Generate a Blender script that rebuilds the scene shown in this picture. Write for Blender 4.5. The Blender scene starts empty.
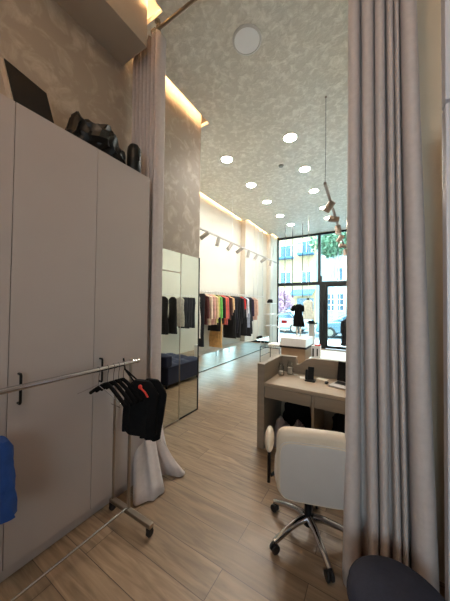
import bpy, math, random
from mathutils import Vector, Matrix, Euler, noise
random.seed(7)
PI = math.pi
SC = bpy.context.scene
COL = SC.collection

# ------------------------------------------------------------------ materials
def lin(c):
    return tuple(((v / 255) / 12.92 if v / 255 <= .04045 else ((v / 255 + .055) / 1.055) ** 2.4) for v in c)

def new_mat(name):
    m = bpy.data.materials.new(name); m.use_nodes = True
    nt = m.node_tree
    return m, nt, nt.nodes['Principled BSDF']

def mat(name, rgb, rough=.6, metal=0, var=.08, scale=6, bump=0, bscale=80, coat=0, sheen=0, stretch=(1, 1, 1), spec=.5, emit=None, es=0):
    m, nt, b = new_mat(name)
    c = lin(rgb)
    b.inputs['Roughness'].default_value = rough
    b.inputs['Metallic'].default_value = metal
    b.inputs['Coat Weight'].default_value = coat
    b.inputs['Sheen Weight'].default_value = sheen
    b.inputs['Specular IOR Level'].default_value = spec
    tc = nt.nodes.new('ShaderNodeTexCoord'); mp = nt.nodes.new('ShaderNodeMapping')
    mp.inputs['Scale'].default_value = stretch
    nt.links.new(tc.outputs['Object'], mp.inputs['Vector'])
    n = nt.nodes.new('ShaderNodeTexNoise'); n.inputs['Scale'].default_value = scale; n.inputs['Detail'].default_value = 4
    nt.links.new(mp.outputs[0], n.inputs['Vector'])
    r = nt.nodes.new('ShaderNodeValToRGB')
    r.color_ramp.elements[0].position = .3; r.color_ramp.elements[1].position = .7
    r.color_ramp.elements[0].color = (*[v * (1 - var) for v in c], 1)
    r.color_ramp.elements[1].color = (*[min(1, v * (1 + var)) for v in c], 1)
    nt.links.new(n.outputs['Fac'], r.inputs['Fac']); nt.links.new(r.outputs['Color'], b.inputs['Base Color'])
    if bump:
        n2 = nt.nodes.new('ShaderNodeTexNoise'); n2.inputs['Scale'].default_value = bscale
        nt.links.new(mp.outputs[0], n2.inputs['Vector'])
        bp = nt.nodes.new('ShaderNodeBump'); bp.inputs['Strength'].default_value = bump; bp.inputs['Distance'].default_value = .01
        nt.links.new(n2.outputs['Fac'], bp.inputs['Height']); nt.links.new(bp.outputs[0], b.inputs['Normal'])
    if emit:
        b.inputs['Emission Color'].default_value = (*lin(emit), 1); b.inputs['Emission Strength'].default_value = es
    return m

def emission(name, rgb, s):
    m, nt, b = new_mat(name)
    b.inputs['Base Color'].default_value = (.8, .8, .8, 1)
    b.inputs['Emission Color'].default_value = (*lin(rgb), 1); b.inputs['Emission Strength'].default_value = s
    return m

def plaster(name, rgb, rgb2, scale=7, rough=.5, bump=.25, lo=.42, hi=.62, dist=2.2):
    """trowelled decorative plaster: smeary patches of two tones, slight relief"""
    m, nt, b = new_mat(name)
    tc = nt.nodes.new('ShaderNodeTexCoord')
    n1 = nt.nodes.new('ShaderNodeTexNoise'); n1.inputs['Scale'].default_value = scale; n1.inputs['Detail'].default_value = 6
    n1.inputs['Distortion'].default_value = dist; n1.inputs['Roughness'].default_value = .6
    nt.links.new(tc.outputs['Object'], n1.inputs['Vector'])
    r = nt.nodes.new('ShaderNodeValToRGB')
    r.color_ramp.elements[0].position = lo; r.color_ramp.elements[0].color = (*lin(rgb), 1)
    r.color_ramp.elements[1].position = hi; r.color_ramp.elements[1].color = (*lin(rgb2), 1)
    nt.links.new(n1.outputs['Fac'], r.inputs['Fac']); nt.links.new(r.outputs['Color'], b.inputs['Base Color'])
    rr = nt.nodes.new('ShaderNodeMapRange'); rr.inputs[3].default_value = rough + .12; rr.inputs[4].default_value = rough - .15
    nt.links.new(n1.outputs['Fac'], rr.inputs[0]); nt.links.new(rr.outputs[0], b.inputs['Roughness'])
    bp = nt.nodes.new('ShaderNodeBump'); bp.inputs['Strength'].default_value = bump; bp.inputs['Distance'].default_value = .02
    nt.links.new(n1.outputs['Fac'], bp.inputs['Height']); nt.links.new(bp.outputs[0], b.inputs['Normal'])
    return m

def wood_floor():
    m, nt, b = new_mat('oak_plank_floor')
    tc = nt.nodes.new('ShaderNodeTexCoord')
    mp0 = nt.nodes.new('ShaderNodeMapping'); mp0.inputs['Location'].default_value = (.33, .06, 0)
    nt.links.new(tc.outputs['Object'], mp0.inputs['Vector'])
    br = nt.nodes.new('ShaderNodeTexBrick')
    br.inputs['Scale'].default_value = 1; br.inputs['Brick Width'].default_value = 1.25; br.inputs['Row Height'].default_value = .195
    br.inputs['Mortar Size'].default_value = .0022; br.inputs['Mortar Smooth'].default_value = .2; br.offset = .37; br.inputs['Bias'].default_value = 0
    br.inputs['Color1'].default_value = (0, 0, 0, 1); br.inputs['Color2'].default_value = (1, 1, 1, 1); br.inputs['Mortar'].default_value = (.5, .5, .5, 1)
    nt.links.new(mp0.outputs[0], br.inputs['Vector'])
    # per plank shift so that the grain breaks at each joint
    sc = nt.nodes.new('ShaderNodeVectorMath'); sc.operation = 'SCALE'; sc.inputs['Scale'].default_value = 7
    nt.links.new(br.outputs['Color'], sc.inputs[0])
    ad = nt.nodes.new('ShaderNodeVectorMath'); ad.operation = 'ADD'
    nt.links.new(tc.outputs['Object'], ad.inputs[0]); nt.links.new(sc.outputs[0], ad.inputs[1])
    mp = nt.nodes.new('ShaderNodeMapping'); mp.inputs['Scale'].default_value = (.9, 9, 1)
    nt.links.new(ad.outputs[0], mp.inputs['Vector'])
    n = nt.nodes.new('ShaderNodeTexNoise'); n.inputs['Scale'].default_value = 2.2; n.inputs['Detail'].default_value = 8; n.inputs['Distortion'].default_value = 1.4
    nt.links.new(mp.outputs[0], n.inputs['Vector'])
    r = nt.nodes.new('ShaderNodeValToRGB')
    r.color_ramp.elements[0].position = .28; r.color_ramp.elements[0].color = (*lin((110, 88, 68)), 1)
    r.color_ramp.elements[1].position = .72; r.color_ramp.elements[1].color = (*lin((156, 132, 108)), 1)
    nt.links.new(n.outputs['Fac'], r.inputs['Fac'])
    # plank to plank tone
    hs = nt.nodes.new('ShaderNodeMix'); hs.data_type = 'RGBA'; hs.blend_type = 'MULTIPLY'; hs.inputs['Factor'].default_value = 1
    r2 = nt.nodes.new('ShaderNodeValToRGB')
    r2.color_ramp.elements[0].color = (.80, .79, .78, 1); r2.color_ramp.elements[1].color = (1, 1, 1, 1)
    nt.links.new(br.outputs['Color'], r2.inputs['Fac'])
    nt.links.new(r.outputs['Color'], hs.inputs['A']); nt.links.new(r2.outputs['Color'], hs.inputs['B'])
    mx = nt.nodes.new('ShaderNodeMix'); mx.data_type = 'RGBA'; mx.inputs['B'].default_value = (*lin((70, 54, 42)), 1)
    nt.links.new(br.outputs['Fac'], mx.inputs['Factor']); nt.links.new(hs.outputs['Result'], mx.inputs['A'])
    nt.links.new(mx.outputs['Result'], b.inputs['Base Color'])
    b.inputs['Roughness'].default_value = .36
    bp = nt.nodes.new('ShaderNodeBump'); bp.inputs['Strength'].default_value = .12; bp.inputs['Distance'].default_value = .004
    nt.links.new(n.outputs['Fac'], bp.inputs['Height']); nt.links.new(bp.outputs[0], b.inputs['Normal'])
    return m

def glass_mat(name, tint=(.93, .98, .98), refl=.9):
    m = bpy.data.materials.new(name); m.use_nodes = True; nt = m.node_tree
    nt.nodes.remove(nt.nodes['Principled BSDF'])
    out = nt.nodes['Material Output']
    t = nt.nodes.new('ShaderNodeBsdfTransparent'); t.inputs[0].default_value = (*tint, 1)
    g = nt.nodes.new('ShaderNodeBsdfGlossy'); g.inputs['Roughness'].default_value = .02
    f = nt.nodes.new('ShaderNodeFresnel'); f.inputs['IOR'].default_value = 1.45
    mu = nt.nodes.new('ShaderNodeMath'); mu.operation = 'MULTIPLY'; mu.inputs[1].default_value = refl
    nt.links.new(f.outputs[0], mu.inputs[0])
    mx = nt.nodes.new('ShaderNodeMixShader')
    nt.links.new(mu.outputs[0], mx.inputs[0]); nt.links.new(t.outputs[0], mx.inputs[1]); nt.links.new(g.outputs[0], mx.inputs[2])
    nt.links.new(mx.outputs[0], out.inputs['Surface'])
    return m

M = dict(
    floor=wood_floor(),
    ceil=plaster('ceiling_plaster', (212, 206, 194), (242, 238, 228), scale=12, rough=.40, bump=.6, lo=.46, hi=.70, dist=.5),
    wall_plaster=plaster('wall_plaster', (164, 149, 134), (206, 192, 178), scale=6, rough=.5, bump=.12, lo=.50, hi=.80, dist=.6),
    shopwall=mat('shop_wall_cream', (206, 200, 188), .6, var=.03, scale=2),
    backwall=mat('back_room_paint', (180, 165, 150), .7, var=.03),
    jambwall=mat('right_jamb_paint', (214, 200, 178), .65, var=.04, scale=3),
    beam=mat('beam_paint', (172, 156, 140), .7, var=.03),
    white=mat('white_lacquer', (226, 226, 226), .35, var=.02),
    wardrobe=mat('wardrobe_laminate', (172, 160, 155), .42, var=.02, scale=2),
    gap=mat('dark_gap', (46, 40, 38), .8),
    black_metal=mat('black_metal', (22, 22, 24), .4, .6),
    frame=mat('anthracite_frame', (30, 33, 36), .5, .3),
    chrome=mat('chrome', (200, 200, 205), .16, 1, var=.03),
    steel=mat('brushed_steel', (170, 160, 148), .3, 1, var=.05),
    brass=mat('rod_nickel', (150, 140, 125), .3, 1),
    curtain=mat('taupe_curtain', (190, 178, 175), .85, var=.05, scale=30, bump=.15, bscale=300, sheen=.15),
    black_plastic=mat('black_bag_plastic', (8, 8, 8), .42, var=.2, spec=.35),
    black_cloth=mat('black_cloth', (11, 11, 13), .95, var=.3, scale=20, bump=.3, bscale=40, spec=.2),
    velvet=mat('black_velvet_flock', (16, 15, 16), .95, spec=.1),
    navy=mat('navy_velvet', (12, 22, 56), .9, var=.15, sheen=.1),
    blue=mat('blue_cloth', (22, 62, 128), .85, var=.15, scale=14, bump=.2),
    red=mat('red_tag', (205, 52, 40), .6),
    mirror=mat('silvered_mirror', (222, 228, 222), .015, 1, var=.005),
    desk=mat('desk_laminate', (132, 117, 101), .5, var=.08, scale=3, stretch=(1, 1, 8)),
    desktop=mat('desk_top_laminate', (154, 135, 114), .42, var=.08, scale=4, stretch=(1, 8, 1)),
    leather=mat('white_leather', (190, 182, 177), .45, var=.03, bump=.08, bscale=200),
    leather_edge=mat('cream_leather', (204, 188, 168), .45, var=.05, bump=.15, bscale=60),
    caster=mat('black_nylon', (16, 15, 18), .5),
    stool=mat('slate_upholstery', (34, 35, 50), .9, var=.1, scale=60, bump=.15, bscale=300),
    paper=mat('paper', (225, 222, 214), .8),
    screen=mat('dark_screen', (16, 14, 14), .5, var=.1, spec=.2),
    panel_edge=mat('panel_edge', (176, 160, 145), .5),
    glass=glass_mat('shopfront_glass', (.84, .97, .98)),
    clear=glass_mat('clear_glass', (.96, .97, .97), .5),
    stone=mat('pale_stone', (196, 190, 178), .4, var=.05),
    kraft=mat('kraft_board', (168, 142, 116), .8, var=.06),
    lampoff=mat('opal_panel_off', (246, 246, 248), .35, var=.02),
    lampon=emission('downlight_diffuser', (255, 246, 232), 130),
    ledstrip=emission('warm_led_strip', (255, 212, 155), 60),
    trackwhite=mat('track_white', (208, 204, 200), .45),
    headgrey=mat('head_grey', (150, 146, 140), .5),
    trackgrey=mat('track_bronze', (150, 132, 120), .45, .2),
    doorwhite=mat('door_white', (206, 204, 212), .4, var=.01),
    asphalt=mat('asphalt', (96, 102, 108), .9, var=.12),
    pavement=mat('pavement', (186, 188, 188), .9, var=.08, scale=3),
    yellow=mat('yellow_render', (152, 126, 94), .9, var=.05),
    pale=mat('pale_render', (128, 138, 142), .9, var=.05),
    winglass=mat('far_window_glass', (52, 70, 84), .15, var=.2),
    bluecanvas=mat('blue_awning', (52, 84, 108), .8),
    leaf=mat('green_leaves', (76, 100, 74), .8, var=.35, scale=3),
    blossom=mat('pink_blossom', (150, 112, 130), .8, var=.3, scale=5),
    bark=mat('pale_bark', (150, 146, 138), .9, var=.12),
    rubber=mat('tyre_rubber', (26, 27, 30), .8),
    carsilver=mat('silver_blue_paint', (88, 110, 124), .3, .3, coat=.5),
    carwhite=mat('white_car_paint', (140, 148, 152), .3, coat=.5),
    decal=mat('white_vinyl', (236, 238, 238), .5),
    decalred=mat('red_vinyl', (196, 44, 52), .5),
)

# ------------------------------------------------------------------ mesh builder
class MB:
    def __init__(s): s.v = []; s.f = []
    def add(s, vs, fs, mx=None):
        o = len(s.v)
        s.v += [tuple(mx @ Vector(p)) if mx else tuple(p) for p in vs]
        s.f += [tuple(i + o for i in f) for f in fs]
        return s
    def box(s, x0, x1, y0, y1, z0, z1, mx=None):
        vs = [(x, y, z) for z in (z0, z1) for y in (y0, y1) for x in (x0, x1)]
        return s.add(vs, [(0, 2, 3, 1), (4, 5, 7, 6), (0, 1, 5, 4), (1, 3, 7, 5), (3, 2, 6, 7), (2, 0, 4, 6)], mx)
    def tube(s, pts, r, n=10, cap=True, closed=False):
        pts = [Vector(p) for p in pts]; L = len(pts)
        rs = r if isinstance(r, (list, tuple)) else [r] * L
        rings = []; up = None
        for i, p in enumerate(pts):
            if closed: t = pts[(i + 1) % L] - pts[i - 1]
            else: t = pts[min(i + 1, L - 1)] - pts[max(i - 1, 0)]
            t.normalize()
            if up is None:
                up = Vector((0, 0, 1)) if abs(t.z) < .9 else Vector((1, 0, 0))
            a = t.cross(up); a.normalize(); b = a.cross(t); b.normalize(); up = b
            rings.append([p + (a * math.cos(2 * PI * k / n) + b * math.sin(2 * PI * k / n)) * rs[i] for k in range(n)])
        vs = [q for rg in rings for q in rg]; fs = []
        for i in range(L if closed else L - 1):
            j = (i + 1) % L
            for k in range(n):
                fs.append((i * n + k, i * n + (k + 1) % n, j * n + (k + 1) % n, j * n + k))
        if cap and not closed:
            fs.append(tuple(range(n - 1, -1, -1))); fs.append(tuple((L - 1) * n + k for k in range(n)))
        return s.add(vs, fs)
    def lathe(s, prof, n=24, c=(0, 0, 0), mx=None):
        vs = []; fs = []
        for r, z in prof:
            for k in range(n):
                a = 2 * PI * k / n
                vs.append((c[0] + max(r, 1e-4) * math.cos(a), c[1] + max(r, 1e-4) * math.sin(a), c[2] + z))
        for i in range(len(prof) - 1):
            for k in range(n):
                fs.append((i * n + k, i * n + (k + 1) % n, (i + 1) * n + (k + 1) % n, (i + 1) * n + k))
        fs.append(tuple(range(n - 1, -1, -1))); fs.append(tuple((len(prof) - 1) * n + k for k in range(n)))
        return s.add(vs, fs, mx)
    def loft(s, rings, cap=True, closed=True, mx=None):
        n = len(rings[0]); vs = [p for r in rings for p in r]; fs = []
        for i in range(len(rings) - 1):
            for k in range(n if closed else n - 1):
                fs.append((i * n + k, i * n + (k + 1) % n, (i + 1) * n + (k + 1) % n, (i + 1) * n + k))
        if cap and closed:
            fs.append(tuple(range(n - 1, -1, -1))); fs.append(tuple((len(rings) - 1) * n + k for k in range(n)))
        return s.add(vs, fs, mx)
    def prism(s, poly, a0, a1, axis='y', mx=None):
        """polygon in the plane across `axis`, pushed along it"""
        def p3(u, w, t): return {'y': (u, t, w), 'x': (t, u, w), 'z': (u, w, t)}[axis]
        n = len(poly); vs = [p3(u, w, a0) for u, w in poly] + [p3(u, w, a1) for u, w in poly]
        fs = [tuple(range(n)), tuple(range(2 * n - 1, n - 1, -1))]
        for k in range(n): fs.append((k, k + n, (k + 1) % n + n, (k + 1) % n))
        return s.add(vs, fs, mx)
    def ball(s, c, rx, ry, rz, n=16, m=10, jit=0, sd=0, freq=3, mx=None):
        vs = []; fs = []
        for i in range(m + 1):
            th = PI * i / m
            for k in range(n):
                ph = 2 * PI * k / n
                d = Vector((math.sin(th) * math.cos(ph), math.sin(th) * math.sin(ph), math.cos(th)))
                if i in (0, m): d = Vector((0, 0, 1 if i == 0 else -1))
                q = 1 + jit * noise.noise(d * freq + Vector((sd, sd * 1.7, sd * .3)))
                vs.append((c[0] + d.x * rx * q, c[1] + d.y * ry * q, c[2] + d.z * rz * q))
        for i in range(m):
            for k in range(n):
                fs.append((i * n + k, (i + 1) * n + k, (i + 1) * n + (k + 1) % n, i * n + (k + 1) % n))
        return s.add(vs, fs, mx)
    def build(s, name, m, parent=None, bevel=0, seg=2, smooth=True, sub=0, solid=0, angle=38):
        me = bpy.data.meshes.new(name); me.from_pydata(s.v, [], s.f); me.update()
        import bmesh
        bm = bmesh.new(); bm.from_mesh(me); bmesh.ops.recalc_face_normals(bm, faces=bm.faces); bm.to_mesh(me); bm.free()
        o = bpy.data.objects.new(name, me); COL.objects.link(o)
        me.materials.append(M[m] if isinstance(m, str) else m)
        if smooth:
            me.polygons.foreach_set('use_smooth', [True] * len(me.polygons))
            me.set_sharp_from_angle(angle=math.radians(angle))
        if parent is not None: o.parent = parent
        if solid:
            md = o.modifiers.new('solid', 'SOLIDIFY'); md.thickness = solid; md.offset = 0
        if bevel:
            md = o.modifiers.new('bevel', 'BEVEL'); md.width = bevel; md.segments = seg; md.limit_method = 'ANGLE'; md.angle_limit = math.radians(40)
        if sub:
            md = o.modifiers.new('sub', 'SUBSURF'); md.levels = sub; md.render_levels = sub
        return o

def tag(o, label, cat, group=None, kind=None):
    o['label'] = label; o['category'] = cat
    if group: o['group'] = group
    if kind: o['kind'] = kind
    return o
def thing(name, loc, label, cat, group=None, rz=0):
    o = bpy.data.objects.new(name, None); COL.objects.link(o); o.location = loc; o.rotation_euler = (0, 0, rz)
    o.empty_display_size = .1
    return tag(o, label, cat, group)
def struct(o, label=None, cat=None):
    o['kind'] = 'structure'
    if label: o['label'] = label; o['category'] = cat
    return o
def copy_tree(o, parent=None):
    c = o.copy(); COL.objects.link(c)
    if parent is not None: c.parent = parent
    for ch in [x for x in COL.objects if x.parent == o]: copy_tree(ch, c)
    return c

# ------------------------------------------------------------------ the shell
ZC = 4.45
struct(MB().box(-4.0, 1.5, -1.7, 10.05, -.12, 0).build('floor', 'floor', smooth=False), 'oak plank floor running through back room and shop', 'floor')
cb = MB()
for x0, x1, y0, y1 in ((-1.76, 1.4, -1.6, 1.66), (-2.34, 1.4, 1.66, 1.76), (-2.22, 1.4, 1.76, 3.1), (-3.76, 1.4, 3.1, 7.3), (-3.60, 1.4, 7.3, 9.22), (-3.44, 1.4, 9.22, 10.0)):
    cb.box(x0, x1, y0, y1, ZC, ZC + .05)
struct(cb.build('ceiling', 'ceil', smooth=False), 'high grey trowelled plaster ceiling with lit slots along the walls', 'ceiling')
struct(MB().box(-4.0, 1.5, -1.7, 10.2, 4.75, 4.9).build('ceiling_slab', 'backwall', smooth=False), 'slab above the plaster ceiling', 'ceiling')
struct(MB().box(-2.34, -2.22, -1.6, 1.58, 0, 4.75).build('wall_left', 'wall_plaster', smooth=False), 'taupe plaster wall above the wardrobe', 'wall')
struct(MB().box(-3.85, -2.34, 1.58, 3.05, 0, 4.75).build('wall_left_partition', 'wall_plaster', smooth=False), 'plaster partition wall that carries the mirrors', 'wall')
struct(MB().box(-4.0, -3.85, 1.58, 10.1, 0, 4.75).build('wall_left_shop', 'shopwall', smooth=False), 'tall cream wall behind the long clothes rail', 'wall')
struct(MB().box(-3.85, -3.68, 7.3, 9.2, 0, 4.75).build('trim_1', 'shopwall', smooth=False), 'cream pilaster at the far end of the clothes rail', 'pilaster')
struct(MB().box(-3.85, -3.52, 9.2, 9.98, 0, 4.75).build('trim_2', 'shopwall', smooth=False), 'cream pilaster next to the shop window', 'pilaster')
struct(MB().box(-4.0, -.2, -1.75, -1.6, 0, 4.75).box(.9, 1.5, -1.75, -1.6, 0, 4.75).box(-.2, .9, -1.75, -1.6, 0, 1.3).box(-.2, .9, -1.75, -1.6, 2.35, 4.75).build('wall_back', 'backwall', smooth=False), 'wall of the back room behind the viewer', 'wall')  # opening cut for the added daylight window
struct(MB().box(1.3, 1.45, -1.6, 1.95, 0, 4.75).build('wall_right', 'backwall', smooth=False), 'right wall of the back room', 'wall')
struct(MB().box(.19, 1.45, 1.92, 2.05, 0, 4.75).build('wall_right_jamb', 'jambwall', smooth=False), 'beige wall between the right curtain and the white door', 'wall')
struct(MB().box(.85, 1.0, 2.05, 10.0, 0, 4.75).build('wall_right_shop', 'shopwall', smooth=False), 'cream right wall of the shop', 'wall')
struct(MB().box(-2.22, -1.86, -1.6, 1.56, 4.06, 4.75).build('trim_3', 'beam', smooth=False), 'taupe beam under the ceiling above the wardrobe', 'beam')
fw = MB().box(-4.0, -3.56, 9.98, 10.15, 0, 4.75).box(-3.56, .85, 9.98, 10.15, 4.47, 4.75).box(.85, 1.45, 9.98, 10.15, 0, 4.75)
struct(fw.build('wall_front', 'shopwall', smooth=False), 'street wall around the shop window', 'wall')

# warm LED strips lying in the ceiling slots
def led(label, x, y0, y1):
    tag(MB().box(x + .01, x + .035, y0, y1, 4.501, 4.515).build('led_strip', 'ledstrip', smooth=False), label, 'light strip', 'warm light strips in the ceiling slots')
led('warm light strip in the slot beside the beam', -1.76, -1.5, 1.64)
led('warm light strip in the slot above the mirror wall', -2.22, 1.8, 3.08)
led('warm light strip in the slot along the clothes rail wall', -3.76, 3.15, 7.28)
led('warm light strip in the slot above the far pilaster', -3.60, 7.35, 9.2)
led('warm light strip in the slot next to the shop window', -3.44, 9.25, 9.9)

# ------------------------------------------------------------------ shop front
w = thing('window_1', (0, 0, 0), 'tall dark framed shop window facing the street', 'window'); w['kind'] = 'structure'
f = MB()
f.box(-3.56, -3.48, 9.98, 10.08, 0, 4.47).box(-3.48, .85, 9.98, 10.08, 4.38, 4.47)
f.box(-3.48, .85, 9.96, 10.08, 2.43, 2.56)
f.box(-1.89, -1.79, 9.98, 10.08, 2.56, 4.38).box(-.35, -.25, 9.98, 10.08, 0, 4.38).box(-3.48, -1.83, 9.98, 10.08, 0, .08)
f.box(-1.83, -1.60, 9.95, 10.08, 0, 2.43).box(-.25, .85, 9.98, 10.08, 0, .08).box(.78, .85, 9.98, 10.08, .08, 4.38)
f.box(-1.80, -1.74, 9.95, 10.08, 2.56, 2.78)
f.build('window_frame', 'frame', w, bevel=.004, smooth=False)
for x0, x1, z0, z1 in ((-3.48, -1.83, .08, 2.43), (-3.48, -1.89, 2.56, 4.38), (-1.79, -.35, 2.56, 4.38), (-.25, .78, .08, 2.43), (-.25, .78, 2.56, 4.38)):
    MB().box(x0, x1, 10.03, 10.038, z0, z1).build('window_pane', 'glass', w, smooth=False)
d = thing('door_1', (0, 0, 0), 'dark framed glass street door', 'door'); d['kind'] = 'structure'
f = MB().box(-1.60, -1.53, 9.98, 10.06, .02, 2.43).box(-.42, -.35, 9.98, 10.06, .02, 2.43).box(-1.53, -.42, 9.98, 10.06, .02, .12).box(-1.53, -.42, 9.98, 10.06, 2.36, 2.43)
f.build('door_frame', 'frame', d, bevel=.004, smooth=False)
MB().box(-1.53, -.42, 10.015, 10.023, .12, 2.36).build('door_pane', 'glass', d, smooth=False)
h = MB().tube([(-1.66, 9.88, .62), (-1.66, 9.88, 1.78)], .02).tube([(-1.66, 9.88, .7), (-1.66, 9.96, .7)], .012).tube([(-1.66, 9.88, 1.7), (-1.66, 9.96, 1.7)], .012)
h.build('handle', 'black_metal', d)
s = thing('window_sign', (0, 0, 0), 'white ring sign with a red plate on the shop window', 'sign')
ring = [(-3.19 + .38 * math.cos(a), 9.93, .97 + .38 * math.sin(a)) for a in [2 * PI * k / 40 for k in range(40)]]
MB().tube(ring, .018, 8, closed=True).tube([(-3.55 + .0, 9.93, 1.03), (-3.30, 9.93, 1.0)], .012, 6).tube([(-3.08, 9.93, .98), (-2.83, 9.93, 1.06)], .012, 6).tube([(-3.19, 9.93, .58), (-3.19, 9.93, .08)], .012, 6).build('ring', 'decal', s)
MB().box(-3.31, -3.08, 9.915, 9.945, .89, 1.02).build('red_plate', 'decalred', s, bevel=.01)

w = thing('fill_window', (0, 0, 0), 'plain unseen window added behind the viewer for cool daylight', 'window'); w['kind'] = 'structure'  # unseen window, added to bring cool daylight onto the curtains
f = MB().box(-.2, -.15, -1.72, -1.62, 1.3, 2.35).box(.85, .9, -1.72, -1.62, 1.3, 2.35).box(-.15, .85, -1.72, -1.62, 1.3, 1.35).box(-.15, .85, -1.72, -1.62, 2.3, 2.35)
f.build('window_frame', 'white', w, bevel=.004, smooth=False)
MB().box(-.15, .85, -1.68, -1.674, 1.35, 2.3).build('window_pane', 'clear', w, smooth=False)

# white door edge at the far right, close to the viewer
d = thing('door_2', (0, 0, 0), 'white door standing open at the right edge', 'door'); d['kind'] = 'structure'
MB().box(.30, 1.26, 1.54, 1.58, .02, 2.56).build('door_leaf', 'doorwhite', d, bevel=.004)
MB().box(.283, .30, 1.50, 1.58, 0, 2.56).box(.283, .31, 1.50, 1.58, 2.575, 4.45).build('door_frame', 'doorwhite', d, bevel=.004)
MB().ball((.302, 1.493, .42), .008, .01, .008, 10, 6).build('latch', 'black_metal', d)

# ------------------------------------------------------------------ wardrobe
w = thing('wardrobe', (-1.80, .56, 0), 'tall taupe wardrobe with flush doors along the left wall', 'wardrobe')
L = lambda b: b.build
WX = -1.80; c0 = Matrix.Translation((1.80, -.56, 0))
MB().box(-2.212, -1.825, -.44, 1.575, .075, 2.785, c0).build('body', 'wardrobe', w, smooth=False)
MB().box(-2.2, -1.83, -.44, 1.57, 0, .075, c0).build('plinth', 'wardrobe', w, smooth=False)
ys = [-.44, .063, .566, 1.069, 1.575]
for i in range(4):
    dr = MB().box(-1.822, -1.80, ys[i] + .002, ys[i + 1] - .002, .078, 2.783, c0).build('door', 'wardrobe', w, bevel=.0015, smooth=False)
    hy = ys[i] + .05
    hb = MB().tube([(-1.80, hy, 1.012), (-1.772, hy, 1.012), (-1.768, hy, 1.02), (-1.768, hy, 1.175), (-1.772, hy, 1.183), (-1.80, hy, 1.183)], .0075, 8)
    hb.v = [tuple(c0 @ Vector(p)) for p in hb.v]
    hb.build('handle', 'black_metal', dr)
# things on the wardrobe
t = thing('framed_panel', (-1.835, .56, 2.787), 'dark flat panel with a pale edge leaning on top of the wardrobe', 'panel', None, math.radians(14))
mx = Matrix.Rotation(math.radians(-19), 4, 'Y')
MB().box(-.03, .0, 0, .28, .006, .335, mx).build('backing', 'panel_edge', t, bevel=.003)
MB().box(0, .006, .012, .272, .014, .328, mx).build('screen', 'screen', t, smooth=False)
def blob_bag(name, c, dims, sd, m, parent=None):
    b = MB(); n, mm = 40, 26
    for i in range(1): b.ball((0, 0, 0), *dims, n, mm, .0)
    vs = []
    for p in b.v:
        d = Vector(p); u = Vector((p[0] / dims[0], p[1] / dims[1], p[2] / dims[2]))
        q = 1 + .34 * (noise.noise(u * 1.6 + Vector((sd, 0, 0)))) + .22 * abs(noise.noise(u * 4.2 + Vector((0, sd, 0)))) - .1
        v = d * q
        v.z = max(v.z, -dims[2] * .55) + dims[2] * .55
        vs.append((v.x + c[0], v.y + c[1], v.z + c[2]))
    b.v = vs
    return b
prof = [(-.27, .02, .05), (-.25, .06, .08), (-.22, .11, .09), (-.20, .24, .07), (-.17, .29, .06), (-.12, .24, .09), (-.06, .25, .12), (0, .28, .13), (.05, .31, .12), (.09, .27, .12), (.14, .19, .11), (.19, .11, .09), (.23, .04, .06), (.25, .01, .02)]
rings = []
for i in range(len(prof) * 3 - 2):
    a_, f_ = divmod(i, 3); f_ /= 3
    p0, p1 = prof[a_], prof[min(a_ + 1, len(prof) - 1)]
    y, h, w_ = [p0[q] + (p1[q] - p0[q]) * f_ for q in range(3)]
    rg = []
    for k in range(22):
        an = 2 * PI * k / 22
        q = 1 + .34 * noise.noise(Vector((math.cos(an) * 2.6, y * 19, math.sin(an) * 2.6))) + .22 * abs(noise.noise(Vector((math.cos(an) * 5, y * 45, math.sin(an) * 5))))
        rg.append((w_ * math.cos(an) * q, y + .012 * math.sin(k * 2.3), max(0, h / 2 + h / 2 * math.sin(an) * (.85 + .25 * (q - 1) / .38))))
    rings.append(rg)
bag = MB().loft(rings).build('plastic_bag', 'black_plastic', angle=30); bag.location = (-1.93, 1.14, 2.787)
tag(bag, 'crumpled glossy black plastic bag on top of the wardrobe', 'bag')
can = thing('canister', (-1.88, 1.455, 2.787), 'small black rounded canister at the far end of the wardrobe top', 'canister')
MB().lathe([(.055, 0), (.062, .01), (.062, .19), (.056, .235), (.04, .262), (0, .268)], 24).build('body', 'black_plastic', can)
MB().tube([(.05, .0, .24), (.068, 0, .21), (.072, 0, .15), (.063, 0, .10)], .007, 8).build('handle', 'black_metal', can)

# ------------------------------------------------------------------ garment rack in the back room
BX = -1.565
rk = thing('clothes_rack', (BX, 1.22, 0), 'chrome rolling clothes rack in front of the wardrobe', 'clothes rack')
R0 = Matrix.Translation((-BX, -1.22, 0))
def tb(pts, r, n=10): 
    b = MB().tube(pts, r, n); b.v = [tuple(R0 @ Vector(p)) for p in b.v]; return b
tb([(BX, -.62, 1.165), (BX, 1.285, 1.165)], .0155, 14).build('top_rail', 'chrome', rk)
tb([(BX, 1.275, 1.165), (BX, 1.29, 1.165)], .0175, 14).build('end_cap', 'steel', rk)
tb([(BX, 1.22, .085), (BX, 1.22, 1.19)], .0125, 12).build('post', 'steel', rk)
tb([(-1.742, 1.215, .085), (-1.742, 1.215, .94), (-1.71, 1.215, .97), (BX, 1.22, .97)], .011, 10).build('post', 'steel', rk)
tb([(BX, -.6, .098), (BX, 1.22, .098)], .0075, 10).build('lower_rod', 'chrome', rk)
MB().box(-1.765, -1.31, 1.195, 1.235, .062, .092, R0).build('foot_bar', 'steel', rk, bevel=.006)
MB().box(-1.765, -1.31, -.62, -.58, .062, .092, R0).build('foot_bar', 'steel', rk, bevel=.006)
tb([(BX, -.6, .085), (BX, -.6, 1.165)], .0125, 12).build('post', 'steel', rk)
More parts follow.
